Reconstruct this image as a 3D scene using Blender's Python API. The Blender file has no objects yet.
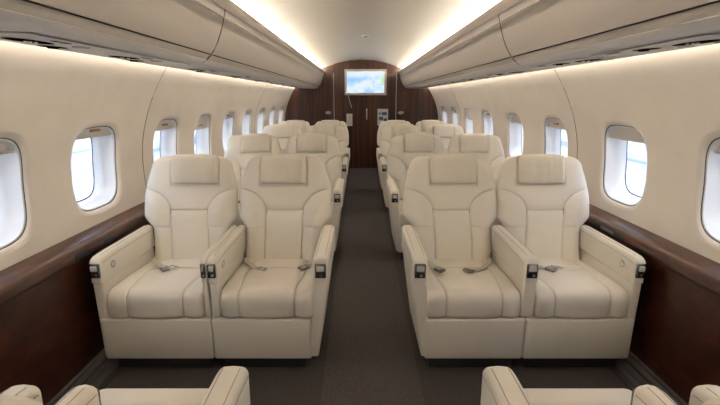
import bpy, bmesh, math, random
from mathutils import Vector, Matrix
random.seed(4)
scene = bpy.context.scene
COL = scene.collection
PI = math.pi

# ------------------------------------------------------------------ helpers
def link_mesh(name, verts, faces, mat, parent=None, smooth=True, loc=(0, 0, 0)):
    me = bpy.data.meshes.new(name)
    me.from_pydata([tuple(v) for v in verts], [], faces)
    me.validate()
    bm = bmesh.new(); bm.from_mesh(me)
    bmesh.ops.recalc_face_normals(bm, faces=bm.faces)
    bm.to_mesh(me); bm.free()
    if smooth:
        for p in me.polygons: p.use_smooth = True
        me.set_sharp_from_angle(angle=math.radians(50))
    if mat: me.materials.append(mat)
    o = bpy.data.objects.new(name, me); COL.objects.link(o)
    o.location = loc
    if parent: o.parent = parent
    return o

class MB:
    """collects shapes that become ONE mesh object"""
    def __init__(s): s.v = []; s.f = []
    def add(s, verts, faces):
        b = len(s.v); s.v += [tuple(v) for v in verts]
        s.f += [tuple(i + b for i in f) for f in faces]
        return s
    def box(s, x0, x1, y0, y1, z0, z1, r=0.0, seg=2, M=None, fn=None):
        bm = bmesh.new(); bmesh.ops.create_cube(bm, size=1)
        for v in bm.verts:
            v.co = Vector(((x0 + x1) / 2 + v.co.x * (x1 - x0), (y0 + y1) / 2 + v.co.y * (y1 - y0), (z0 + z1) / 2 + v.co.z * (z1 - z0)))
        if r > 0:
            bmesh.ops.bevel(bm, geom=list(bm.edges), offset=r, segments=seg, profile=0.5, affect='EDGES', clamp_overlap=True)
        vs = [v.co.copy() for v in bm.verts]
        if fn: vs = [Vector(fn(v)) for v in vs]
        if M: vs = [M @ v for v in vs]
        bm.verts.index_update()
        fs = [[v.index for v in f.verts] for f in bm.faces]; bm.free()
        return s.add(vs, fs)
    def tube(s, pts, r, n=8, closed=False):
        pts = [Vector(p) for p in pts]; rings = []; N = len(pts)
        for i, p in enumerate(pts):
            a = pts[(i - 1) % N] if (closed or i > 0) else p
            b = pts[(i + 1) % N] if (closed or i < N - 1) else p
            t = (b - a).normalized()
            up = Vector((0, 0, 1)) if abs(t.z) < .9 else Vector((1, 0, 0))
            e1 = t.cross(up).normalized(); e2 = t.cross(e1)
            rings.append([p + e1 * r * math.cos(2 * PI * k / n) + e2 * r * math.sin(2 * PI * k / n) for k in range(n)])
        return s.loft(rings, closed_u=True, closed_v=closed, caps=not closed)
    def loft(s, rings, closed_u=True, closed_v=False, caps=False):
        n = len(rings[0]); m = len(rings); fs = []
        for j in range(m if closed_v else m - 1):
            for i in range(n if closed_u else n - 1):
                a = j * n + i; b = j * n + (i + 1) % n; jn = (j + 1) % m
                fs.append((a, b, jn * n + (i + 1) % n, jn * n + i))
        if caps:
            fs.append(tuple(range(n))); fs.append(tuple((m - 1) * n + i for i in range(n)))
        return s.add([p for r in rings for p in r], fs)
    def disc(s, c, r1, r2, depth, axis, n=24):
        """frustum along axis"""
        c = Vector(c); a = Vector(axis).normalized()
        up = Vector((0, 0, 1)) if abs(a.z) < .9 else Vector((1, 0, 0))
        e1 = a.cross(up).normalized(); e2 = a.cross(e1)
        R = [[c + a * d + e1 * r * math.cos(2 * PI * k / n) + e2 * r * math.sin(2 * PI * k / n) for k in range(n)] for d, r in ((0, r1), (depth, r2))]
        return s.loft(R, caps=True)
    def ring(s, c, R, r, axis, n=28, m=8, sx=1.0):
        c = Vector(c); a = Vector(axis).normalized()
        up = Vector((0, 0, 1)) if abs(a.z) < .9 else Vector((1, 0, 0))
        e1 = a.cross(up).normalized(); e2 = a.cross(e1)
        rs = []
        for i in range(n):
            t = 2 * PI * i / n; d = e1 * math.cos(t) * sx + e2 * math.sin(t); p = c + d * R
            dn = (e1 * math.cos(t) + e2 * math.sin(t))
            rs.append([p + dn * r * math.cos(2 * PI * k / m) + a * r * math.sin(2 * PI * k / m) for k in range(m)])
        return s.loft(rs, closed_v=True)
    def build(s, name, mat, parent=None, smooth=True, loc=(0, 0, 0)):
        return link_mesh(name, s.v, s.f, mat, parent, smooth, loc)

def empty(name, loc, rz=0):
    o = bpy.data.objects.new(name, None); COL.objects.link(o)
    o.location = loc; o.rotation_euler = (0, 0, rz); o.empty_display_size = .1
    return o
def tag(o, label=None, cat=None, group=None, kind=None):
    if label: o['label'] = label
    if cat: o['category'] = cat
    if group: o['group'] = group
    if kind: o['kind'] = kind
    return o
def copy_tree(o, parent=None):
    c = o.copy(); COL.objects.link(c); c.parent = parent
    for ch in list(KIDS.get(o.name, [])): copy_tree(ch, c)
    return c
KIDS = {}
def index_kids():
    KIDS.clear()
    for o in bpy.data.objects:
        if o.parent: KIDS.setdefault(o.parent.name, []).append(o)

# ------------------------------------------------------------------ materials
def mat(name, col, rough=.5, metal=0, spec=.5, coat=0, coat_rough=.05, emit=None, estr=0):
    m = bpy.data.materials.new(name); m.use_nodes = True
    b = m.node_tree.nodes['Principled BSDF']
    b.inputs['Base Color'].default_value = (*col, 1); b.inputs['Roughness'].default_value = rough
    b.inputs['Metallic'].default_value = metal; b.inputs['Specular IOR Level'].default_value = spec
    b.inputs['Coat Weight'].default_value = coat; b.inputs['Coat Roughness'].default_value = coat_rough
    if emit:
        b.inputs['Emission Color'].default_value = (*emit, 1); b.inputs['Emission Strength'].default_value = estr
    return m
def N(m, t): return m.node_tree.nodes.new(t)
def L(m, a, b): m.node_tree.links.new(a, b)
def bsdf(m): return m.node_tree.nodes['Principled BSDF']
def coords(m, scale=(1, 1, 1), rot=(0, 0, 0)):
    tc = N(m, 'ShaderNodeTexCoord'); mp = N(m, 'ShaderNodeMapping')
    mp.inputs['Scale'].default_value = scale; mp.inputs['Rotation'].default_value = rot
    L(m, tc.outputs['Object'], mp.inputs['Vector']); return mp.outputs['Vector']
def noise(m, vec, scale, detail=3, rough=.5):
    n = N(m, 'ShaderNodeTexNoise'); n.inputs['Scale'].default_value = scale
    n.inputs['Detail'].default_value = detail; n.inputs['Roughness'].default_value = rough
    L(m, vec, n.inputs['Vector']); return n.outputs['Fac']
def ramp(m, fac, stops):
    r = N(m, 'ShaderNodeValToRGB'); e = r.color_ramp.elements
    while len(e) < len(stops): e.new(.5)
    for k, (p, c) in enumerate(stops): e[k].position = p; e[k].color = (*c, 1)
    L(m, fac, r.inputs['Fac']); return r.outputs['Color']
def bump(m, h, strength, dist, normal=None):
    b = N(m, 'ShaderNodeBump'); b.inputs['Strength'].default_value = strength; b.inputs['Distance'].default_value = dist
    L(m, h, b.inputs['Height'])
    if normal: L(m, normal, b.inputs['Normal'])
    return b.outputs['Normal']

def leather(name, a, b, rough=.42, wr=0.0):
    m = mat(name, a, rough, spec=.4)
    v = coords(m)
    L(m, ramp(m, noise(m, v, 5, 3), [(.3, a), (.7, b)]), bsdf(m).inputs['Base Color'])
    n1 = bump(m, noise(m, v, 420, 2), .12, .001)
    n2 = bump(m, noise(m, v, 11, 3), .35, .008, n1)
    if wr:
        v2 = coords(m, (34, 3, 4))
        n2 = bump(m, noise(m, v2, 1, 2), wr, .008, n2)
    L(m, n2, bsdf(m).inputs['Normal'])
    return m
M = {}
M['leather'] = leather('cream_leather', (.86, .81, .715), (.82, .77, .675))
M['leather_h'] = leather('cream_leather_headrest', (.83, .77, .67), (.78, .72, .62), wr=.8)
M['leather_s'] = leather('cream_leather_seat', (.86, .805, .71), (.81, .755, .66), wr=.15)
M['thread'] = mat('tan_stitching', (.48, .40, .30), .8)
M['chrome'] = mat('polished_metal', (.62, .62, .62), .18, 1)
M['unit'] = mat('smoked_metal', (.30, .29, .28), .22, .9)
M['buckle'] = mat('buckle_metal', (.30, .29, .28), .22, 1)
M['chromed'] = mat('dark_satin_metal', (.22, .22, .22), .3, 1)
M['steel'] = mat('brushed_metal', (.5, .49, .48), .35, 1)
M['black'] = mat('black_plastic', (.015, .015, .017), .35)
M['pale_button'] = mat('pale_grey_button', (.62, .62, .60), .3)
M['webbing'] = mat('beige_webbing', (.58, .52, .42), .8)
M['base_dark'] = mat('dark_seat_frame', (.03, .03, .03), .6)

m = mat('wall_lining_fabric', (.72, .66, .57), .85, spec=.2); M['lining'] = m
v = coords(m)
L(m, ramp(m, noise(m, v, 6, 4), [(.3, (.79, .725, .645)), (.7, (.745, .68, .60))]), bsdf(m).inputs['Base Color'])
L(m, bump(m, noise(m, coords(m, (1, 1, 1)), 260, 3, .7), .35, .0015), bsdf(m).inputs['Normal'])
m = mat('ceiling_lining', (.60, .555, .485), .38, spec=.4); M['ceiling'] = m
L(m, bump(m, noise(m, coords(m, (1, 3, 1)), 2.2, 2), .25, .02), bsdf(m).inputs['Normal'])
m = mat('bin_lining', (.62, .575, .525), .6, spec=.3); M['bin'] = m
L(m, bump(m, noise(m, coords(m), 260, 2), .15, .001), bsdf(m).inputs['Normal'])
M['rail'] = mat('taupe_light_rail', (.36, .315, .27), .5)
M['void'] = mat('dark_socket', (.006, .006, .007), 1, spec=0)
M['psu'] = mat('service_panel_plastic', (.80, .775, .755), .45)
M['reveal'] = mat('window_reveal_plastic', (.78, .79, .80), .4)
M['shade'] = mat('window_shade_fabric', (.72, .69, .65), .6)
M['seal'] = mat('window_seal_rubber', (.06, .065, .075), .5)
M['sticker'] = mat('tan_pull_tab', (.36, .22, .14), .5)

def wood(name, stops, scale, rot=(0, 0, 0), rough=.3, coat=.6, cr=.06, big=3):
    m = mat(name, stops[0][1], rough, coat=coat, coat_rough=cr)
    v = coords(m, scale, rot)
    L(m, ramp(m, noise(m, v, big, 6, .65), stops), bsdf(m).inputs['Base Color'])
    return m
M['wood_side'] = wood('dark_burl_wood', [(.3, (.022, .0055, .002)), (.5, (.058, .014, .005)), (.72, (.12, .034, .012))], (2, 2.2, 4), rough=.4, coat=.12)
M['wood_ledge'] = wood('glossy_ledge_wood', [(.3, (.034, .009, .003)), (.5, (.075, .022, .008)), (.7, (.13, .043, .017))], (9, 2.5, 9), rough=.4, coat=.35, cr=.05)
M['wood_bulk'] = wood('striped_bulkhead_wood', [(.35, (.018, .0045, .002)), (.5, (.045, .012, .005)), (.64, (.11, .034, .013))], (14, 1, .35), rough=.35, coat=.3, cr=.05, big=1.6)
M['groove'] = mat('dark_gap', (.02, .012, .01), .8)
M['gap_tan'] = mat('shadow_gap_tan', (.22, .185, .15), .9)

m = mat('grey_brown_carpet', (.10, .09, .085), .95, spec=.1); M['carpet'] = m
v = coords(m)
L(m, ramp(m, noise(m, v, 160, 4, .7), [(.35, (.048, .040, .036)), (.65, (.130, .110, .100))]), bsdf(m).inputs['Base Color'])
L(m, bump(m, noise(m, v, 220, 3, .7), .8, .004), bsdf(m).inputs['Normal'])
m = mat('aisle_carpet', (.12, .11, .105), .95, spec=.1); M['carpet2'] = m
v = coords(m)
L(m, ramp(m, noise(m, v, 170, 4, .7), [(.35, (.062, .053, .048)), (.65, (.160, .138, .127))]), bsdf(m).inputs['Base Color'])
L(m, bump(m, noise(m, v, 220, 3, .7), .8, .004), bsdf(m).inputs['Normal'])
M['track'] = mat('grey_track_cover', (.105, .095, .09), .45)
M['track_dark'] = mat('dark_track_cover', (.05, .047, .045), .5)

def emis(name, col, s):
    m = bpy.data.materials.new(name); m.use_nodes = True; nt = m.node_tree; nt.nodes.clear()
    e = nt.nodes.new('ShaderNodeEmission'); o = nt.nodes.new('ShaderNodeOutputMaterial')
    e.inputs['Color'].default_value = (*col, 1); e.inputs['Strength'].default_value = s
    nt.links.new(e.outputs[0], o.inputs[0]); return m
COVE = 27; WASH = 7; SKY = 1.25
M['cove'] = emis('cove_light', (1, .93, .83), COVE)
M['wash'] = emis('wall_wash_light', (1, .91, .79), WASH)

# thin clear pane
m = bpy.data.materials.new('clear_pane'); m.use_nodes = True; nt = m.node_tree; nt.nodes.clear()
o_ = nt.nodes.new('ShaderNodeOutputMaterial'); t_ = nt.nodes.new('ShaderNodeBsdfTransparent'); g_ = nt.nodes.new('ShaderNodeBsdfGlossy')
t_.inputs[0].default_value = (.93, .96, 1, 1); g_.inputs['Roughness'].default_value = .03
mx = nt.nodes.new('ShaderNodeMixShader'); mx.inputs[0].default_value = .06
nt.links.new(t_.outputs[0], mx.inputs[1]); nt.links.new(g_.outputs[0], mx.inputs[2]); nt.links.new(mx.outputs[0], o_.inputs[0])
M['glass'] = m

# ------------------------------------------------------------------ world
w = bpy.data.worlds.new('daylight'); scene.world = w; w.use_nodes = True
nt = w.node_tree; bg = nt.nodes['Background']
tc = nt.nodes.new('ShaderNodeTexCoord'); sp = nt.nodes.new('ShaderNodeSeparateXYZ')
nt.links.new(tc.outputs['Generated'], sp.inputs[0])
r = nt.nodes.new('ShaderNodeValToRGB'); e = r.color_ramp.elements
e[0].position = .0; e[0].color = (.95, .97, 1, 1); e[1].position = .5; e[1].color = (.42, .62, 1, 1)
e.new(.10).color = (.62, .78, 1, 1)
ns = nt.nodes.new('ShaderNodeTexNoise'); ns.inputs['Scale'].default_value = 3; ns.inputs['Detail'].default_value = 5
nt.links.new(tc.outputs['Generated'], ns.inputs['Vector'])
r2 = nt.nodes.new('ShaderNodeValToRGB'); r2.color_ramp.elements[0].position = .42; r2.color_ramp.elements[1].position = .6
nt.links.new(ns.outputs['Fac'], r2.inputs['Fac'])
mixc = nt.nodes.new('ShaderNodeMix'); mixc.data_type = 'RGBA'
nt.links.new(sp.outputs['Z'], r.inputs['Fac']); nt.links.new(r2.outputs['Color'], mixc.inputs['Factor'])
nt.links.new(r.outputs['Color'], mixc.inputs['A']); mixc.inputs['B'].default_value = (1, 1, 1, 1)
nt.links.new(mixc.outputs['Result'], bg.inputs['Color']); bg.inputs['Strength'].default_value = SKY

# ------------------------------------------------------------------ cabin shell
Y0, Y1 = -2.9, 8.30            # cabin ends
def wx(h): return 1.39 - .57 * max(0, h - .85) ** 2 - .25 * max(0, .85 - h) ** 2
WH0, WH1 = .625, 1.492
WPITCH = .80
def win_centers(side):
    if side < 0: return [-2.45, -1.65, -.85, -.05, 0.80, 1.60, 2.31, 3.17, 3.92, 4.70, 5.46, 6.25, 7.04, 7.82]
    return [-2.4, -1.6, -.8, 0, .8, 1.64, 2.42, 3.29, 4.15, 5.06, 5.95, 6.83, 7.66]
WZ = .918; WA, WB = .203, .211
def selp(t, a, b, n=3.6):
    c, s = math.cos(t), math.sin(t)
    return a * math.copysign(abs(c) ** (2 / n), c), b * math.copysign(abs(s) ** (2 / n), s)

SEAM = {-1: [-.41, 2.80, 5.86], 1: [-.4, 2.93, 6.39]}
def build_wall(side):
    cs = win_centers(side); mb = MB(); K = 72
    edges = [Y0] + [(cs[i] + cs[i + 1]) / 2 for i in range(len(cs) - 1)] + [Y1]
    hc = WZ
    for i, c in enumerate(cs):
        y0, y1 = edges[i], edges[i + 1]
        rings = []
        for q in (1.0, .8, .6, .4, .2, .08, 0.0):
            ring = []
            for k in range(K):
                t = 2 * PI * (k + .5) / K
                ix, iz = selp(t, WA + .022, WB + .022)
                dx, dz = math.cos(t), math.sin(t)
                # square-map ray to rectangle
                s = 1e9
                if dx > 1e-6: s = min(s, (y1 - c) / dx)
                if dx < -1e-6: s = min(s, (y0 - c) / dx)
                if dz > 1e-6: s = min(s, (WH1 - hc) / dz)
                if dz < -1e-6: s = min(s, (WH0 - hc) / dz)
                ox, oz = dx * s, dz * s
                yy = c + ix + (ox - ix) * q; h = hc + iz + (oz - iz) * q
                ring.append((side * wx(h), yy, h))
            rings.append(ring)
        # exact rectangle corners: snap nearest
        for (ry, rh) in ((y0, WH0), (y0, WH1), (y1, WH0), (y1, WH1)):
            j = min(range(K), key=lambda k: (rings[0][k][1] - ry) ** 2 + (rings[0][k][2] - rh) ** 2)
            rings[0][j] = (side * wx(rh), ry, rh)
        mb.loft(rings)
    o = mb.build('wall_left' if side < 0 else 'wall_right', M['lining']); tag(o, kind='structure')
    # narrow joints between lining panels
    g = MB()
    for ys in SEAM[side]:
        pts = [(side * (wx(h) - .0005), ys, h) for h in [WH0 + .02 + (WH1 - WH0 - .03) * k / 40 for k in range(41)]]
        g.tube(pts, .0022, 6)
    o = g.build('trim_9' if side < 0 else 'trim_10', M['gap_tan']); tag(o, kind='structure')
    return cs

wn = [0]
def build_window(side, c, idx):
    wn[0] += 1
    e = empty('window_%d' % wn[0], (0, 0, 0)); tag(e, kind='structure')
    K = 64
    def ring(a, b, d, inset=0):
        out = []
        for k in range(K):
            t = 2 * PI * k / K; y, z = selp(t, a, b); h = WZ + z
            out.append((side * (wx(h) + d), c + y, h))
        return out
    rv = MB()
    rv.loft([ring(WA + .0225, WB + .0225, -.001), ring(WA + .012, WB + .012, .0015), ring(WA + .004, WB + .004, .006), ring(WA, WB, .016)])
    rv.build('window_surround', M['lining'], e)
    fr = MB(); fr.loft([ring(WA, WB, .0165), ring(WA - .009, WB - .008, .018), ring(WA - .012, WB - .011, .030),
                        ring(WA - .020, WB - .018, .070), ring(WA - .028, WB - .026, .078), ring(WA - .034, WB - .030, .125)])
    fr.build('window_frame', M['reveal'], e)
    sl = MB(); sl.loft([ring(WA + .0005, WB + .0005, .0145), ring(WA - .0035, WB - .0035, .0158)]); sl.build('seal', M['seal'], e)
    s2 = MB(); s2.loft([ring(WA - .0325, WB - .0285, .122), ring(WA - .040, WB - .036, .1235)]); s2.build('outer_seal', M['seal'], e)
    gl = MB(); r0 = ring(WA - .032, WB - .028, .1240); gl.add(r0, [tuple(range(K))]); gl.build('pane', M['glass'], e)
    # pull-down shade, mostly raised
    f = (.10, .16, .30, .13, .10, .14)[idx % 6] if side < 0 else (.18, .16, .20, .14, .34, .16)[(idx) % 6]
    pts = []; zb = WB - .018 - f * .34
    sh = MB(); rr = []
    top = [(y, z) for (y, z) in (selp(2 * PI * k / 96, WA - .014, WB - .0125) for k in range(96)) if z > zb]
    top.sort(key=lambda p: math.atan2(p[1], p[0]))
    yl = WA - .016
    poly = [(yl, zb)] + top + [(-yl, zb)]
    for d in (.040, .045): rr.append([(side * (wx(WZ + z) + d), c + y, WZ + z) for y, z in poly])
    sh.loft(rr, caps=True)
    s = sh.build('window_shade', M['shade'], e, smooth=False)
    tb = MB(); tb.box(side * (wx(WZ + zb + .02) + .036), side * (wx(WZ + zb + .02) + .042), c - .172, c + .172, WZ + zb - .003, WZ + zb + .006, .002)
    tb.build('pull_bar', M['shade'], e)
    if side < 0 or idx % 2:
        tb = MB(); h = WZ + zb + .03; x = side * (wx(h) + .0385)
        tb.box(x - .002, x + .002, c - .02, c + .07, h - .006, h + .008, .001); tb.build('pull_tab', M['sticker'], e)
    # daylight portal in the opening
    ld = bpy.data.lights.new('window_portal', 'AREA'); ld.shape = 'RECTANGLE'; ld.size = .30; ld.size_y = .38
    ld.cycles.is_portal = True
    lo = bpy.data.objects.new('window_portal', ld); COL.objects.link(lo)
    lo.location = (side * (wx(WZ) + .15), c, WZ); lo.rotation_euler = (0, side * PI / 2, 0)
for side in (-1, 1):
    for i, c in enumerate(build_wall(side)): build_window(side, c, i)

def sweep(name, prof, mtl, y0=Y0, y1=Y1, mirror=1, closed=False, parent=None, kind='structure', smooth=True, ny=1):
    mb = MB(); rings = []
    for j in range(ny + 1):
        y = y0 + (y1 - y0) * j / ny
        rings.append([(mirror * x, y, z) for x, z in prof])
    mb.loft(rings, closed_u=closed, caps=closed)
    o = mb.build(name, mtl, parent, smooth)
    if kind and not parent: tag(o, kind=kind)
    return o

# floor
mb = MB(); mb.box(-1.45, 1.45, Y0, Y1, -.06, 0); tag(mb.build('floor', M['carpet'], smooth=False), kind='structure')
mb = MB(); mb.box(-.20, .245, Y0 + .02, Y1 - .02, .0005, .007, .002)
tag(mb.build('carpet_runner', M['carpet2'], smooth=False), 'long grey carpet runner down the middle of the aisle', 'carpet')
n = 1
for s in (-1, 1):
    # wood side panel and ledge
    sweep('trim_%d' % n, [(1.335, 0), (1.33, .06), (1.312, .30), (1.297, .50), (1.292, .566), (1.45, .566), (1.45, 0)], M['wood_side'], mirror=s, closed=True); n += 1
    sweep('trim_%d' % n, [(1.288, .560), (1.278, .566), (1.274, .580), (1.274, .606), (1.279, .618), (1.290, .627), (1.306, .633), (1.40, .640), (1.45, .640), (1.45, .560)],
          M['wood_ledge'], mirror=s, closed=True); n += 1
    # seat track covers along the sidewall
    sweep('trim_%d' % n, [(1.205, .0), (1.207, .006), (1.240, .007), (1.243, .014), (1.272, .015), (1.274, .004), (1.282, .004), (1.284, .018), (1.314, .019), (1.316, .03), (1.34, .03), (1.34, 0)],
          M['track'], mirror=s, closed=True, smooth=False); n += 1
    sweep('trim_%d' % n, [(1.175, .0), (1.177, .004), (1.205, .005), (1.205, 0)], M['track_dark'], mirror=s, closed=True, smooth=False); n += 1
# inset vent grilles in the ledge front
def ledge_outlet(s, y, label):
    e = empty('ledge_outlet', (s * 1.276, y, .59)); tag(e, label, 'outlet')
    b = MB(); b.box(-.003, .003, -.16, .16, -.017, .014, .002); b.build('outlet_plate', M['base_dark'], e)
    b = MB(); b.box(-.006 if s > 0 else -.001, .001 if s > 0 else .006, -.06, .06, -.010, .008, .002); b.build('cover', M['chromed'] if s > 0 else M['wood_side'], e)
ledge_outlet(-1, 2.02, 'dark recessed strip set in the left wood ledge')
ledge_outlet(1, 2.28, 'dark recessed strip with metal cover set in the right wood ledge')

# ceiling dome
def dome(x):
    a = abs(x)
    return 1.925 - .305 * a * a if a < .66 else 1.7921 - .20 * (a - .66)
prof = [(x, dome(x)) for x in [-.90 + 1.80 * k / 60 for k in range(61)]]
sweep('ceiling', prof, M['ceiling'], ny=30)
# overhead bins
FACE = [(.660, 1.722), (.664, 1.700), (.672, 1.672), (.680, 1.640), (.690, 1.605), (.702, 1.568), (.718, 1.530), (.736, 1.497), (.755, 1.472)]
UNDER = [(.757, 1.468), (.775, 1.452), (.795, 1.441), (.830, 1.434), (.90, 1.434), (1.13, 1.444)]
def bin_seg(s, y0, y1, label):
    root = empty('overhead_bin', (s * .95, (y0 + y1) / 2, 1.44)); tag(root, label, 'overhead bin')
    def sw(name, prof, mt, a, b, closed=True):
        mb = MB(); rings = []
        for y in (a, b): rings.append([(s * (x - .95), y - (y0 + y1) / 2, z - 1.44) for x, z in prof])
        mb.loft(rings, closed_u=closed, caps=closed); return mb.build(name, mt, root)
    g = .003
    body = [(.670, 1.70), (.680, 1.640), (.690, 1.605), (.718, 1.540), (.75, 1.485), (.765, 1.465)] + UNDER[1:] + [(1.13, 1.495), (1.30, 1.495), (1.30, 1.70), (.91, 1.79), (.872, 1.79), (.872, 1.668), (.70, 1.668)]
    sw('bin_body', body, M['bin'], y0 + g, y1 - g)
    sw('service_rail', [(.774, 1.4500), (.794, 1.4388), (.812, 1.4335), (.83, 1.4315), (.90, 1.4315), (1.126, 1.4415), (1.126, 1.4450), (.90, 1.4360), (.83, 1.4360), (.797, 1.443), (.776, 1.453)], M['psu'], y0 + .002, y1 - .002)
    door = FACE[2:] + [(x + .012, z + .006) for x, z in reversed(FACE[2:])]
    d = sw('bin_door', door, M['bin'], y0 + .004, y1 - .004)
    gp = MB(); gp.tube([(s * (.7518 - .95), y - (y0 + y1) / 2, 1.4755 - 1.44) for y in (y0 + .02, y1 - .02)], .0026, 6)
    gp.build('door_gap', M['groove'], root)
    gp = MB(); gp.tube([(s * (.6790 - .95), y - (y0 + y1) / 2, 1.643 - 1.44) for y in (y0 + .02, y1 - .02)], .0013, 6)
    gp.build('upper_joint', M['gap_tan'], root)
    jt = FACE + UNDER[:3] + [(.86, 1.4335), (.95, 1.4345)]
    if y1 < 4:
        gp = MB(); gp.tube([(s * (x - .95 - .0003), y1 - .0045 - (y0 + y1) / 2, z - 1.4405) for x, z in jt], .0034, 6); gp.build('end_joint', M['gap_tan'], root)
    lip = [(.656, 1.700), (.653, 1.722), (.657, 1.733), (.672, 1.735), (.676, 1.722), (.678, 1.695), (.664, 1.676)]
    sw('light_rail', lip, M['rail'], y0, y1)
bins = {-1: [(Y0 + .01, -.55), (-.55, 2.29), (2.29, Y1 - .005)], 1: [(Y0 + .01, -.55), (-.55, 2.43), (2.43, Y1 - .005)]}
bn = {(-1, 0): 'cream overhead bin on the left behind the viewpoint', (-1, 1): 'cream overhead bin on the left nearest the viewer, before the curved joint',
      (-1, 2): 'long cream overhead bin on the left running from the joint to the wood bulkhead',
      (1, 0): 'cream overhead bin on the right behind the viewpoint', (1, 1): 'cream overhead bin on the right nearest the viewer, before the curved joint',
      (1, 2): 'long cream overhead bin on the right running from the joint to the wood bulkhead'}
for s in (-1, 1):
    for i, (a, b) in enumerate(bins[s]): bin_seg(s, a, b, bn[(s, i)])
    # cove and wall-wash light strips
    sweep('trim_%d' % (12 if s < 0 else 13), [(.79, 1.672), (.85, 1.672), (.85, 1.682), (.79, 1.682)], M['cove'], mirror=s, closed=True, smooth=False)
    sweep('trim_%d' % (14 if s < 0 else 15), [(1.134, 1.476), (1.150, 1.476), (1.150, 1.488), (1.134, 1.488)], M['wash'], mirror=s, closed=True, smooth=False)

# passenger service units under the bins
def psu(s, y, label, big=False):
    root = empty('service_unit', (s * .975, y, 1.4340)); root.rotation_euler = (0, -s * .044, 0); tag(root, label, 'service unit', 'air vent and light units under the bins')
    k_ = 1.25 if big else 1.0
    def ell_(cx, cy, a, b_, z): return [(cx + s * a * math.cos(2 * PI * i / 32), cy + b_ * math.sin(2 * PI * i / 32), z) for i in range(32)]
    p = MB(); p.box(-.12, .12, -.24 * k_, .24 * k_, -.003, .0, .001)
    p.build('unit_panel', M['psu'], root)
    # air vents in oval sockets
    for (ax, ay, a, b_) in ((-.01, -.12, .050, .085), (-.055, .05, .040, .050)):
        v = MB(); v.loft([ell_(ax, ay, a * 1.16, b_ * 1.12, -.003), ell_(ax, ay, a * 1.10, b_ * 1.08, -.0042), ell_(ax, ay, a, b_, -.0042), ell_(ax, ay, a * .9, b_ * .9, -.0036)])
        vo = v.build('air_vent', M['psu'], root)
        v = MB(); v.add(ell_(ax, ay, a * .99, b_ * .99, -.0046), [tuple(range(32))]); v.build('socket', M['void'], vo, smooth=False)
        v = MB(); v.disc((ax - .004, ay + b_ * .15, -.0048), .018, .015, -.005, (0, 0, 1)); v.build('nozzle', M['chrome'] if ay < 0 else M['void'], vo)
    v = MB(); v.ring((.055, .02, -.004), .022, .003, (0, 0, 1)); lo = v.build('reading_light', M['steel'], root)
    v = MB(); v.disc((.055, .02, -.0032), .020, .018, -.003, (0, 0, 1)); v.build('lens', M['pale_button'], lo)
    for q in range(2):
        v = MB(); v.box(.07, .088, -.15 + q * .045, -.122 + q * .045, -.005, -.002, .001); v.build('call_button', M['black'], root)
    v = MB(); v.box(-.105, -.09, .14, .21, -.005, -.002, .001); v.build('sign_window', M['black'], root)
for i, y in enumerate((1.49, 2.03, 2.86, 3.70, 4.50, 5.30, 6.1, 6.9)):
    psu(-1, y, ['large air vent and light unit nearest the viewer under the left bin', 'air vent unit under the left bin just before the bin joint',
        'air vent unit under the left bin just past the bin joint', 'fourth air vent unit along the left bin', 'fifth air vent unit along the left bin',
        'sixth air vent unit along the left bin', 'seventh air vent unit along the left bin', 'air vent unit under the left bin nearest the wood bulkhead'][i], i == 0)
for i, y in enumerate((1.52, 2.17, 3.10, 3.90, 4.70, 5.5, 6.3, 7.1)):
    psu(1, y, ['large air vent and light unit nearest the viewer under the right bin', 'air vent unit under the right bin beside the bin joint',
        'air vent unit under the right bin just past the bin joint', 'fourth air vent unit along the right bin', 'fifth air vent unit along the right bin',
        'sixth air vent unit along the right bin', 'seventh air vent unit along the right bin', 'air vent unit under the right bin nearest the wood bulkhead'][i], i == 0)

# ceiling fixture
e = empty('smoke_detector', (.03, 5.1, 1.924)); tag(e, 'small flat round fixture at the middle of the ceiling', 'ceiling fixture')
b = MB(); b.disc((0, 0, 0), .05, .042, -.012, (0, 0, 1)); b.build('housing', M['psu'], e)
b = MB(); b.disc((0, 0, -.0115), .02, .016, -.006, (0, 0, 1)); b.build('sensor', M['black'], e)

# ------------------------------------------------------------------ bulkhead
def arch(z_low, pad=.0):
    """outline of the cabin section"""
    return [(-1.45, 0), (-1.45, 2.0), (1.45, 2.0), (1.45, 0)]
mb = MB(); mb.box(-1.45, 1.45, Y1, Y1 + .05, 0, 2.0); tag(mb.build('wall_far', M['wood_bulk'], smooth=False), kind='structure')
mb = MB(); mb.box(-1.45, 1.45, Y0 - .05, Y0, 0, 2.0); tag(mb.build('wall_back', M['lining'], smooth=False), kind='structure')
def bp(x, y): return ((x - 360.5) * .0178 - .03, 1.27 - (y - 98) * .01732)
# header box above the door, door with two leaves, bright edge strips
xl, _ = bp(334.3, 0); xr, _ = bp(396.8, 0); _, hz = bp(0, 94)
mb = MB(); mb.box(xl, xr, Y1 - .05, Y1 - .001, hz, 1.915, .002); tag(mb.build('trim_16', M['wood_bulk'], smooth=False), kind='structure')
d = empty('door_1', (0, 0, 0)); tag(d, kind='structure')
xc, _ = bp(365.3, 0)
for a, b in ((xl + .004, xc - .002), (xc + .002, xr - .004)):
    q = MB(); q.box(a, b, Y1 - .022, Y1 - .001, .01, hz - .004, .003); q.build('door_leaf', M['wood_bulk'], d, smooth=False)
q = MB(); x_, h0 = bp(367.3, 120); _, h1 = bp(0, 108.5)
q.box(x_ - .012, x_ + .012, Y1 - .027, Y1 - .022, h0, h1, .002)
q.tube([(x_, Y1 - .026, h0 + .03), (x_, Y1 - .055, h0 + .04), (x_, Y1 - .055, h1 - .04), (x_, Y1 - .026, h1 - .03)], .008)
q.build('door_handle', M['steel'], d)
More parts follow.
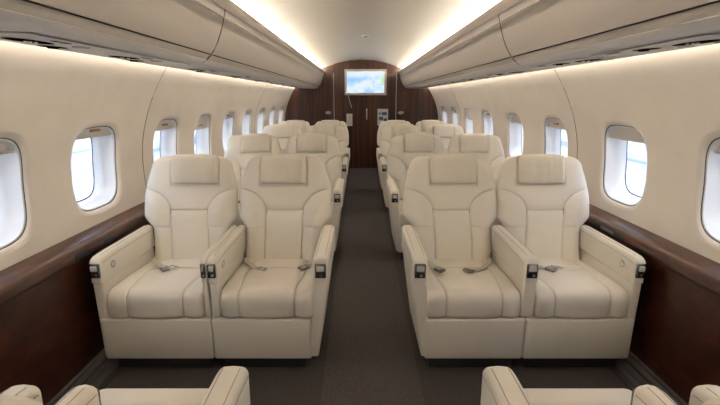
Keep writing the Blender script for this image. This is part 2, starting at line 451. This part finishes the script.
for k, x in enumerate((xl, xr)):
    q = MB(); q.box(x - .006, x + .006, Y1 - .056, Y1 - .001, .01, 1.70, .002)
    tag(q.build('trim_%d' % (17 + k), M['steel'], smooth=False), kind='structure')
# oval pulls
for k, (px, py, lb) in enumerate(((328.3, 113, 'oval metal flush pull on the wood bulkhead left of the door'), (402, 113, 'oval metal flush pull on the wood bulkhead right of the door'))):
    x, h = bp(px, py); e = empty('flush_pull', (x, Y1, h)); e.parent = bpy.data.objects['wall_far']; e['label'] = 'oval metal flush pull'
    b = MB()
    def oval(a, c, y): return [(a * math.cos(2 * PI * i / 32), y, c * math.sin(2 * PI * i / 32)) for i in range(32)]
    b.loft([oval(.056, .034, 0), oval(.054, .032, -.010), oval(.042, .022, -.012), oval(.036, .016, -.004)]); b.build('rim', M['chrome'], e)
    b = MB(); b.add(oval(.038, .018, -.003), [tuple(range(32))]); b.build('cup', M['steel'], e)

# television
x0, h1 = bp(345.2, 69.5); x1, h0 = bp(386.8, 95.2)
tv = empty('wall_screen', ((x0 + x1) / 2, Y1 - .05, (h0 + h1) / 2)); tag(tv, 'flat screen showing a blue and white map, mounted above the far door', 'screen')
W, H = (x1 - x0) / 2, (h1 - h0) / 2
M['bezel'] = mat('silver_bezel', (.60, .58, .56), .35)
b = MB()
def rr(w, h, y, r=.01): 
    o = []
    for cx, cz, a0 in ((w - r, h - r, 0), (-w + r, h - r, PI / 2), (-w + r, -h + r, PI), (w - r, -h + r, 1.5 * PI)):
        for k in range(5): a = a0 + PI / 2 * k / 4; o.append((cx + r * math.cos(a), y, cz + r * math.sin(a)))
    return o
b.loft([rr(W - .02, H - .02, -.002), rr(W, H, -.012), rr(W, H, -.042), rr(W - .004, H - .004, -.046), rr(W - .040, H - .040, -.046, .004), rr(W - .041, H - .041, -.041, .004)], caps=True)
b.build('bezel', M['bezel'], tv)
m = bpy.data.materials.new('map_display'); m.use_nodes = True; nt = m.node_tree; nt.nodes.clear(); M['map'] = m
out = nt.nodes.new('ShaderNodeOutputMaterial'); em = nt.nodes.new('ShaderNodeEmission'); nt.links.new(em.outputs[0], out.inputs[0])
vv = coords(m, (1, 1, 1.5))
c1 = ramp(m, noise(m, vv, 3.2, 5, .6), [(.34, (.25, .52, .90)), (.46, (.42, .68, .95)), (.54, (.72, .84, .93)), (.66, (.85, .89, .90))])
# land strip to the right
tcx = N(m, 'ShaderNodeTexCoord'); sx = N(m, 'ShaderNodeSeparateXYZ'); L(m, tcx.outputs['Object'], sx.inputs[0])
def mth(op, a, b_=None, clamp=False):
    q = N(m, 'ShaderNodeMath'); q.operation = op; q.use_clamp = clamp
    for i, z in enumerate((a, b_)):
        if z is None: continue
        if isinstance(z, (int, float)): q.inputs[i].default_value = z
        else: L(m, z, q.inputs[i])
    return q.outputs[0]
nz = noise(m, vv, 9, 4)
land = mth('MULTIPLY', mth('SUBTRACT', mth('ADD', sx.outputs['X'], mth('MULTIPLY', nz, .10)), .315), 30, True)
zfade = mth('MULTIPLY', mth('ADD', sx.outputs['Z'], .06), 20, True)
land = mth('MULTIPLY', land, zfade)
mm = N(m, 'ShaderNodeMix'); mm.data_type = 'RGBA'; L(m, land, mm.inputs['Factor']); L(m, c1, mm.inputs['A']); mm.inputs['B'].default_value = (.55, .80, .38, 1)
# pale cloud-land over the top third and toward the lower right
up = mth('MULTIPLY', mth('SUBTRACT', mth('ADD', sx.outputs['Z'], mth('MULTIPLY', nz, .08)), .10), 14, True)
m2 = N(m, 'ShaderNodeMix'); m2.data_type = 'RGBA'; L(m, mth('MULTIPLY', up, .8), m2.inputs['Factor']); L(m, mm.outputs['Result'], m2.inputs['A']); m2.inputs['B'].default_value = (.80, .88, .93, 1)
L(m, m2.outputs['Result'], em.inputs['Color']); em.inputs['Strength'].default_value = .36
b = MB(); b.add([(-W + .04, -.0435, -H + .04), (W - .04, -.0435, -H + .04), (W - .04, -.0435, H - .04), (-W + .04, -.0435, H - .04)], [(0, 1, 2, 3)])
b.build('display', m, tv, smooth=False)
b = MB(); b.box(-.03, .03, -.0475, -.044, -H + .012, -H + .022, .001); b.build('badge', M['chromed'], tv)
# cable from the screen, wall phone, card holder
xa, ha = bp(348.8, 94); xb, hb = bp(352.2, 108)
b = MB(); b.tube([(xa + (xb - xa) * t ** 1.4, Y1 - .055 + .02 * t, ha + (hb - ha) * t) for t in [k / 12 for k in range(13)]], .005)
tag(b.build('cable', M['psu']), 'thin pale cable hanging below the left end of the screen', 'cable')
x0, h1 = bp(346.8, 114); x1, h0 = bp(352.8, 126.5)
e = empty('wall_phone', ((x0 + x1) / 2, Y1 - .022, (h0 + h1) / 2)); tag(e, 'white wall handset box mounted left of the far door handle', 'telephone')
w_, h_ = (x1 - x0) / 2, (h1 - h0) / 2
b = MB(); b.box(-w_, w_, -.03, 0, -h_, h_, .006); b.build('cradle', M['shade'], e)
b = MB(); b.box(-w_ * .5, w_ * .5, -.05, -.029, -h_ * .85, h_ * .75, .008); b.build('handset', M['pale_button'], e)
x0, h1 = bp(378.2, 109); x1, h0 = bp(389, 126)
e = empty('card_holder', ((x0 + x1) / 2, Y1 - .022, (h0 + h1) / 2)); tag(e, 'white framed notice with blue pictures on the far door, right of its handle', 'notice')
w_, h_ = (x1 - x0) / 2, (h1 - h0) / 2
b = MB(); b.box(-w_, w_, -.012, 0, -h_, h_, .003); b.build('holder', M['pale_button'], e)
M['pic'] = mat('dark_blue_print', (.05, .10, .22), .4)
for (a, c_, p, q) in ((-.2, .75, .25, .62), (-.8, -.35, .35, .55), (-.75, .05, -.35, .05), (.15, .8, -.5, -.15), (-.7, .6, -.8, -.68)):
    b = MB(); b.box(a * w_, c_ * w_, -.0135, -.0115, p * h_, q * h_); b.build('picture', M['pic'], e, smooth=False)

# ------------------------------------------------------------------ seats
def smooth(a, b, x):
    t = max(0, min(1, (x - a) / (b - a))); return t * t * (3 - 2 * t)
HB, HT = .33, .944       # backrest bottom and top
def back_y(h): return .455 + (h - .40) * .285
def back_w(h, wm):
    w = wm * (1 - .17 * smooth(.72, .97, h) ** 1.1)
    lo = .2135
    return lo + (w - lo) * smooth(.555, .63, h)
def groove(d, depth=.009, sg=.0045): return depth * math.exp(-(d / sg) ** 2)
def ell(x, h, wm):
    ax = wm - .098; az = .118; dx = (wm + .004 - abs(x)) / ax; dz = (h - .655) / az
    if dx < 0: return 1
    return (math.sqrt(dx * dx + dz * dz) - 1) * .125
def back_disp(x, h, wm, off=0, hd=0):
    """negative = recess"""
    d = 0; ax = abs(x)
    # lobe outline, down to its vertical run
    if h >= .655: de = ell(x, h, wm)
    else: de = -(ax - .102)
    d -= groove(de, .007) + .004 * math.exp(-(de / .018) ** 2)
    # lobes bulge out
    if de < 0: d += .016 * smooth(0, .07, -de)
    # horizontal seam above the lumbar panel
    if ax < .102: 
        dd = h - .662; d -= groove(dd) + .005 * math.exp(-(dd / .02) ** 2)
        if h < .662: d += .004 * smooth(0, .05, .662 - h)
    if h > .74:
        q = max(abs(x + off - hd) - .128, .801 - h); d -= groove(q, .012, .006)
        if q < 0: d -= .010 * smooth(0, .012, -q)
    # lower crease on the side lobes
    if ax > .108:
        dd = h - .575; d -= groove(dd, .004, .004)
    return d
def make_back(wm, parent, bdx=0, hdx=0):
    mb = MB(); rings = []; NF = 150; NB = 40
    hs = [HB + (HT - .055 - HB) * k / 130 for k in range(131)]
    R = .055
    rows = [(h, back_w(h, wm), 1.0) for h in hs]
    wt = back_w(HT - R, wm)
    for k in range(1, 13):
        a = PI / 2 * k / 12
        rows.append((HT - R + R * math.sin(a), wt - R * (1 - math.cos(a)) - .01 * k / 12, .30 + .70 * math.cos(a) ** .6 if k < 12 else .30))
    TF, TB = .055, .085
    for h, w, ts in rows:
        yc = back_y(h) + .055
        ring = []
        for k in range(NF):
            u = -1 + 2 * k / (NF - 1); u = math.copysign(abs(u) ** .92, u)
            x = w * u; t = (1 - abs(u) ** 5) ** (1 / 2.2) if abs(u) < 1 else 0
            dep = TF * t * ts
            if t > .2: dep += back_disp(x, h, wm, bdx, hdx) * min(1, t * 1.1) * ts
            ring.append((x + bdx * smooth(.44, .68, h), yc - dep, h))
        for k in range(1, NB):
            u = 1 - 2 * k / NB; x = w * u; t = (1 - abs(u) ** 4) ** (1 / 2.2)
            ring.append((x + bdx * smooth(.44, .68, h), yc + TB * t * ts * (1 - .35 * smooth(.7, .95, h)), h))
        rings.append(ring)
    mb.loft(rings, caps=True)
    o = mb.build('backrest', M['leather'], parent)
    # stitched seams lying in the grooves
    def fy(x, h):
        w = back_w(h, wm); u = min(.999, abs(x) / w); t = (1 - u ** 5) ** (1 / 2.2)
        return back_y(h) + .055 - (TF * t + back_disp(x, h, wm) * min(1, t * 1.1))
    st = MB()
    for s in (-1, 1):
        pts = []
        for k in range(25):
            a = PI / 2 * (1 - k / 24); x = wm + .004 - (wm - .098) * math.cos(a); h = .655 + .118 * math.sin(a)
            if x < back_w(h, wm) * .985: pts.append((s * x, fy(x, h) + .0002, h))
        pts += [(s * .102, fy(.102, h) + .0002, h) for h in [.65 - .008 * k for k in range(31)]]
        st.tube(pts, .0014, 5)
    st.tube([(x, fy(x, .662) + .0002, .662) for x in [-.098 + .196 * k / 16 for k in range(17)]], .0014, 5)
    st.v = [(p[0] + bdx * smooth(.44, .68, p[2]), p[1], p[2]) for p in st.v]
    st.build('seam', M['thread'], o)
    return o
def make_headrest(parent, dx=0):
    mb = MB(); rings = []; w = .125; h0, h1 = .804, .960
    NR = 26
    for j in range(NR + 1):
        v = -1 + 2 * j / NR; e = (1 - abs(v) ** 6) ** (1 / 2.6) if abs(v) < 1 else 0.02
        h = (h0 + h1) / 2 + (h1 - h0) / 2 * v
        ring = []
        for k in range(64):
            a = 2 * PI * k / 64; x, y = selp(a, w * (1 - .04 * (1 - e)), .038 * max(.05, e), 5)
            ring.append((x, back_y(h) + .012 + y - .014 * smooth(-1, .2, v), h + (.006 * (1 - (x / w) ** 2) if v > .3 else 0)))
        rings.append(ring)
    mb.loft(rings, caps=True)
    o = mb.build('headrest', M['leather_h'], parent); o.location = (dx, 0, 0)
    return o
def cush_prof():
    """closed profile (y,h): y=0 front, y grows to the back"""
    P = []
    for k in range(46): P.append((.50 - .43 * k / 45, .398 + .020 * math.sin(PI * .5 * k / 45)))
    # nose
    for k in range(1, 30):
        a = PI / 2 * k / 30; c, s = math.cos(a) ** .75, math.sin(a) ** .75
        P.append((.07 - .075 * s, .348 + .07 * c))
    for k in range(12): P.append((-.005 + .003 * k / 11, .345 - .042 * k / 11))
    for k in range(1, 8):
        a = PI / 2 * k / 7; P.append((.020 - .022 * math.cos(a), .303 - .021 * math.sin(a)))
    P += [(.15, .282), (.35, .282), (.50, .29)]
    return P
def make_cushion(hw, parent):
    P = cush_prof(); n = len(P); mb = MB(); rings = []; NU = 130
    nrm = []
    for i in range(n):
        a = Vector(P[i - 1]); b = Vector(P[(i + 1) % n]); t = (b - a)
        nn = Vector((t.y, -t.x)) if t.length else Vector((0, 1))
        if i == 0: nn = Vector((0, 1))
        nrm.append(nn.normalized())
    # orientation: make top normals point up
    if nrm[20].y < 0: nrm = [-q for q in nrm]
    sx = .128
    cen = Vector((.25, .335))
    def pt(x, i):
        u = abs(x) / hw; e = (1 - min(1, u) ** 9) ** (1 / 2.4)
        p = Vector(P[i]); d = 0; ax = abs(x)
        sxx = sx + (.02 * smooth(.0, .25, p.x)) 
        dd = ax - sxx
        if i < n - 3:
            d -= groove(dd, .006, .004) + .003 * math.exp(-(dd / .02) ** 2)
            if ax < sxx: d += .006 * (1 - (ax / sxx) ** 2)
            else: d += .006 * smooth(0, .05, ax - sxx) 
            if i < 46 and ax < sxx + .002:
                d -= groove(p.x - .30, .007, .005) + .004 * math.exp(-((p.x - .30) / .02) ** 2)
        q = p + nrm[i] * d
        sh = .028 * (1 - e)
        q = q - nrm[i] * sh * (1 if i < n - 3 else 0)
        return (x, q.x, q.y)
    for j in range(NU + 1):
        u = -1 + 2 * j / NU; u = math.copysign(abs(u) ** .9, u); x = hw * u
        rings.append([pt(x, i) for i in range(n)])
    mb.loft(rings, caps=True)
    o = mb.build('seat_cushion', M['leather_s'], parent)
    st = MB()
    for s in (-1, 1):
        pts = []
        for i in range(2, n - 6):
            x = s * (sx + .02 * smooth(0, .25, P[i][0])); q = pt(x, i); pts.append((q[0], q[1], q[2]))
        st.tube(pts, .0013, 5)
    st.tube([pt(x, 20) for x in [-.14 + .28 * k / 20 for k in range(21)]], .0013, 5)
    st.build('seam', M['thread'], o)
    return o
def make_arm(parent, x0, x1, full, button, tp=.055, dy=0):
    """x0<x1; full = outer arm whose side panel reaches down; button=+1/-1 side of inner face"""
    w = x1 - x0; xm = (x0 + x1) / 2
    out = 1 if xm > 0 else -1
    b = MB()
    L_ = .53
    def padfn(v):
        # crown the top, round the front-top corner
        z = v.z; y = v.y
        if z > .54: z -= .006 * ((v.x - xm) / (w / 2)) ** 2
        z -= .014 * (1 - smooth(0, .05, y)) * smooth(.50, .58, z)
        return (v.x, y + .004 * math.sin((z - .46) / .12 * PI) * -1 * (1 if y < .1 else 0), z)
    bm = MB(); 
    # lofted pad along y with a superelliptic section
    rings = []
    sec = [k / 14 for k in range(15)]
    for (y, dz, dw) in [(-.003, -.030, -.010), (.0, -.020, -.005), (.004, -.014, -.002), (.012, -.008, 0), (.025, -.003, 0), (.05, 0, 0), (.12, .001, 0), (.25, 0, 0), (.40, 0, 0), (.50, 0, 0), (L_, -.004, -.002)]:
        hw = w / 2 + dw; top = .582 + dz; bot = .458; r = min(.020, hw * .8)
        ring = [(xm - hw, y, bot), (xm - hw, y, (bot + top) / 2)]
        for k in range(7): a = PI - PI / 2 * k / 6; ring.append((xm - hw + r + r * math.cos(a), y, top - r + r * math.sin(a)))
        ring.append((xm, y, top + .002))
        for k in range(7): a = PI / 2 - PI / 2 * k / 6; ring.append((xm + hw - r + r * math.cos(a), y, top - r + r * math.sin(a)))
        ring += [(xm + hw, y, (bot + top) / 2), (xm + hw, y, bot)]
        rings.append(ring)
    bm.loft(rings, caps=True)
    pad = bm.build('armrest', M['leather'], parent)
    st = MB()
    for s in (-1, 1):
        xs = xm + s * (w / 2 + .0004)
        st.tube([(xs, .015, .548), (xs, .10, .556), (xs, .50, .556)], .0013, 5)
        st.tube([(xm + s * (w / 2 - .016), .03, .5795), (xm + s * (w / 2 - .016), .06, .5818), (xm + s * (w / 2 - .016), .12, .5828), (xm + s * (w / 2 - .016), .50, .5820)], .0013, 5)
    st.build('seam', M['thread'], pad)
    # lower side panel
    bot = .075 if full else .284
    def taper(v):
        t = smooth(.50, .05, v.z) if False else max(0, (.46 - v.z) / .40)
        x = v.x
        if full: x -= out * tp * t * (1 if (x - xm) * out > 0 else .6)
        y = v.y + (.018 * t if v.y < .2 else 0)
        return (x, y, v.z)
    p = MB(); p.box(x0 + .003, x1 - .003, .003, L_ - .01, bot, .456, .010, 3, fn=taper)
    p.build('side_panel', M['leather'], parent)
    # control unit on the arm's front end
    cw = min(.025, w / 2 - .004)
    c = MB(); c.box(xm - cw, xm + cw, -.010, .004, .484, .552, .006, 3); cu = c.build('control_unit', M['unit'], pad)
    c = MB(); c.box(xm - cw + .007, xm + cw - .007, -.0115, -.008, .490, .514, .003); c.build('socket', M['black'], cu)
    c = MB(); c.box(xm - cw + .008, xm + cw - .008, -.0165, -.008, .518, .543, .006, 3); c.build('switch', M['pale_button'], cu)
    c = MB(); c.disc((xm + .004, -.0105, .500), .008, .006, -.006, (0, 1, 0), 12); c.build('knob', M['chrome'], cu)
    if button:
        xb = x1 if button > 0 else x0
        c = MB(); c.ring((xb + button * .001, .095, .515), .015, .003, (button, 0, 0), sx=1); rb = c.build('recline_button', M['chrome'], pad)
        c = MB(); c.disc((xb, .095, .515), .012, .011, .002, (button, 0, 0), 20); c.build('push_face', M['shade'], rb)
def strap_mesh(mb, pts, w=.022, t=.002):
    rings = []
    pts = [Vector(p) for p in pts]
    for i, p in enumerate(pts):
        d = (pts[min(i + 1, len(pts) - 1)] - pts[max(0, i - 1)]).normalized()
        sd = d.cross(Vector((0, 0, 1))).normalized()
        up = Vector((0, 0, 1))
        rings.append([p + sd * w, p - sd * w, p - sd * w + up * t, p + sd * w + up * t])
    mb.loft(rings, caps=True)
def make_belt(parent, mode):
    z = .421
    def buckle(x, y, a, root, tongue):
        R = Matrix.Translation((x, y, z + .009)) @ Matrix.Rotation(a, 4, 'Z') @ Matrix.Rotation(.12, 4, 'X')
        k = MB()
        if not tongue:
            k.box(-.027, .027, -.019, .019, -.006, .007, .004, 2, M=R)
            o = k.build('buckle', M['buckle'], root)
            k = MB(); k.box(-.020, .010, -.012, .012, .0065, .0095, .002, 2, M=R); k.build('flap', M['steel'], o)
        else:
            k.box(-.022, .022, -.014, -.009, -.002, .003, .001, 1, M=R); k.box(-.022, .022, .009, .014, -.002, .003, .001, 1, M=R)
            k.box(-.022, -.016, -.014, .014, -.002, .003, .001, 1, M=R); k.box(.010, .034, -.012, .012, -.001, .002, .0008, 1, M=R)
            k.build('tongue', M['chrome'], root)
    def strap(pts):
        b = MB(); strap_mesh(b, pts, .014); return b.build('seat_belt', M['webbing'], parent, smooth=False)
    if mode == 'two':
        o = strap([(-.185, .44, z - .004), (-.165, .38, z + .003), (-.135, .30, z + .004), (-.125, .255, z + .003)]); buckle(-.12, .235, -1.0, o, False)
        o = strap([(.185, .44, z - .004), (.165, .36, z + .003), (.105, .27, z + .004), (.05, .235, z + .003)]); buckle(.025, .225, 2.5, o, False)
    elif mode == 'cross':
        o = strap([(.195, .44, z - .004), (.185, .38, z + .003), (.170, .33, z + .004), (.15, .28, z + .003)]); buckle(.14, .26, .8, o, False); buckle(.175, .29, .2, o, True)
        o = strap([(-.195, .44, z - .004), (-.17, .36, z + .003), (-.12, .29, z + .004), (-.08, .26, z + .003)]); buckle(-.07, .25, -.7, o, True)
    else:
        o = strap([(-.185, .44, z - .004), (-.15, .37, z + .003), (-.10, .31, z + .004), (-.06, .26, z + .003)]); buckle(-.05, .245, -.9, o, False); buckle(-.02, .27, -.4, o, True)
def make_seat(hw, arms, wb, base, belt, hdx=0, near=0, bdx=0):
    root = empty('cabin_seat', (0, 0, 0))
    bk = make_back(wb, root, bdx, hdx); hr = make_headrest(root, hdx); make_cushion(hw, root)
    for a in arms: make_arm(root, *a)
    if near:
        bk.location.z = hr.location.z = -.05
        b = MB(); b.box(near * .05 - .212, near * .05 + .212, -.110, -.004, .30, .437, .034, 5); b.build('leg_rest', M['leather_s'], root)
    b = MB()
    def bf(v):
        t = (v.z - .05) / .21
        return (v.x, v.y + (.012 * (1 - t) if v.y < .2 else 0) - (.004 * math.sin(PI * t) if v.y < .2 else 0), v.z)
    b.box(base[0], base[1], .000, .50, .070, .279, .010, 3, fn=bf)
    b.build('base_panel', M['leather'], root)
    f = MB(); f.box(base[0] + .03, base[1] - .03, .05, .46, .0, .070, .004); f.build('floor_frame', M['base_dark'], root)
    make_belt(root, belt)
    return root
# seat kinds by their place in a pair (local x as seen by the viewer, seats facing the viewer)
P_LW = make_seat(.2195, [(-.274, -.220, True, 1, 0), (.220, .2500, False, 0)], .261, (-.260, .2490), 'one', bdx=-.016, hdx=.016)
P_LA = make_seat(.2135, [(-.2590, -.214, False, 1), (.2135, .286, True, 0)], .2580, (-.2590, .198), 'cross', bdx=.007)
P_RA = make_seat(.215, [(-.2865, -.2155, True, 0)], .262, (-.216, .2430), 'two', bdx=-.012)
P_RW = make_seat(.2125, [(-.2795, -.213, False, 0), (.2125, .262, True, -1, 0)], .261, (-.2495, .250), 'one', bdx=.015, hdx=-.006)
h = .147
P_NL = make_seat(h, [(-.225, -.148, True, 0), (.135, .190, True, 0)], .222, (-.150, .130), 'two', near=1)
P_NR = make_seat(h, [(-.190, -.135, True, 0), (.148, .225, True, 0)], .222, (-.130, .150), 'two', near=-1)
P_NW = make_seat(h, [(-.218, -.148, True, 0), (.148, .218, True, 0)], .214, (-.150, .150), 'two')
# the arms between the near seats sit slightly further back than the aisle arms
for root_, xs_ in ((P_NL, 1), (P_NR, -1), (P_NW, 0)):
    for o_c in bpy.data.objects:
        if o_c.parent == root_ and o_c.name.split('.')[0] in ('armrest', 'side_panel'):
            mx_ = sum(v.co.x for v in o_c.data.vertices) / len(o_c.data.vertices)
            if xs_ == 0 or mx_ * xs_ > 0: o_c.location.y = .08

index_kids()
XS = [(P_LW, -.966), (P_LA, -.456), (P_RA, .4895), (P_RW, .985)]
rows = [1.89, 3.39, 4.89, 5.92]
names = ['left window seat', 'left aisle seat', 'right aisle seat', 'right window seat']
rowtxt = ['in the nearest row facing the viewer', 'in the second row back', 'in the third row back', 'in the last row before the wood bulkhead']
used = set()
for ri, ry in enumerate(rows):
    for ci, (p, x) in enumerate(XS):
        o = p if p.name not in used else copy_tree(p)
        used.add(p.name)
        o.location = (x, ry, 0)
        o['label'] = 'cream leather %s %s' % (names[ci], rowtxt[ri]); o['category'] = 'seat'; o['group'] = 'cream leather cabin seats'
near = [(P_NL, -.553, 'cream leather aisle seat at the bottom left corner, facing away'), (P_NW, -1.05, 'cream leather window seat at the bottom left edge, facing away'),
        (P_NR, .523, 'cream leather aisle seat at the bottom right corner, facing away'), (None, 1.02, 'cream leather window seat at the bottom right edge, facing away')]
for p, x, lb in near:
    o = p if p else copy_tree(P_NW)
    o.location = (x, 1.08, 0); o.rotation_euler = (0, 0, PI)
    o['label'] = lb; o['category'] = 'seat'; o['group'] = 'cream leather seats facing away from the viewer'

# ------------------------------------------------------------------ outside
m = mat('apron_concrete', (.62, .60, .57), .9); M['apron'] = m
v = coords(m, (1, 1, 1))
v = coords(m, (.9, .12, 1))
L(m, ramp(m, noise(m, v, .35, 4), [(.38, (.12, .17, .27)), (.46, (.36, .38, .41)), (.60, (.52, .50, .47))]), bsdf(m).inputs['Base Color'])
mb = MB(); mb.add([(-400, -400, -1.7), (400, -400, -1.7), (400, 400, -1.7), (-400, 400, -1.7)], [(0, 1, 2, 3)])
tag(mb.build('apron', M['apron'], smooth=False), kind='structure')
M['wing'] = mat('grey_wing_skin', (.42, .46, .52), .35, .0, spec=.5)
for sg, lb in ((-1, 'grey aircraft wing below the left windows'), (1, 'grey aircraft wing below the right windows')):
    e = empty('wing', (sg * 1.6, 6.2, -.70)); tag(e, lb, 'wing')
    b = MB(); rg = []
    for (x, yl, yt, z, t) in ((0, -1.9, 2.2, 0, .30), (2.5, -.9, 2.0, .10, .22), (8.5, 1.6, 2.7, .42, .08)):
        c = yt - yl; pr = []
        for q in range(24):
            a = 2 * PI * q / 24; u = .5 - .5 * math.cos(a)
            pr.append((sg * x, yl + c * u, z + math.copysign(1, math.sin(a)) * t / 2 * (abs(math.sin(a)) ** .8) * (1 - .6 * u)))
        rg.append(pr)
    b.loft(rg, caps=True); b.build('wing_skin', M['wing'], e)
    b = MB(); b.box(min(sg * 2.6, sg * 5.8), max(sg * 2.6, sg * 5.8), 1.6, 1.75, .16, .19, .004); b.build('flap_joint', M['steel'], e)
M['hangar'] = mat('pale_hangar_cladding', (.50, .53, .58), .7); M['hangar_d'] = mat('blue_grey_doors', (.16, .22, .32), .6)
def hangar(x, y, w, d, hh, lb):
    e = empty('hangar', (x, y, -1.7)); tag(e, lb, 'building')
    b = MB(); pr = [(-w / 2, 0), (-w / 2, hh), (0, hh * 1.25), (w / 2, hh), (w / 2, 0)]
    b.loft([[(z_[0], yy, z_[1]) for z_ in pr] for yy in (-d / 2, d / 2)], caps=True); b.build('walls', M['hangar'], e, smooth=False)
    sx_ = 1 if x < 0 else -1
    for k in range(4):
        b = MB(); y0_ = -d / 2 + d * (k + .1) / 4; xx = sx_ * w / 2
        b.box(min(xx, xx + sx_ * .2), max(xx, xx + sx_ * .2), y0_, y0_ + d * .2, 0, hh * .75); b.build('hangar_door', M['hangar_d'], e, smooth=False)
hangar(-75, 60, 20, 60, 6, 'pale hangar on the apron beyond the left windows')
hangar(80, 70, 20, 60, 6, 'pale hangar on the apron beyond the right windows')

sd = bpy.data.lights.new('sun', 'SUN'); sd.energy = 0.25; sd.angle = .02; sd.color = (1, .95, .88)
so = bpy.data.objects.new('sun', sd); COL.objects.link(so); so.rotation_euler = (math.radians(18), math.radians(8), 0)

# ------------------------------------------------------------------ camera
cd = bpy.data.cameras.new('camera'); cam = bpy.data.objects.new('camera', cd); COL.objects.link(cam)
cd.sensor_width = 36; cd.lens = 22.5; cd.clip_start = .02; cd.clip_end = 1000
cam.location = (-.03, 0, 1.27); cam.rotation_euler = (math.radians(90 - 13.07), 0, 0)
scene.camera = cam
vs = scene.view_settings
vs.view_transform = 'Standard'; vs.look = 'None'; vs.gamma = 1; vs.use_curve_mapping = False; vs.exposure = 1.56
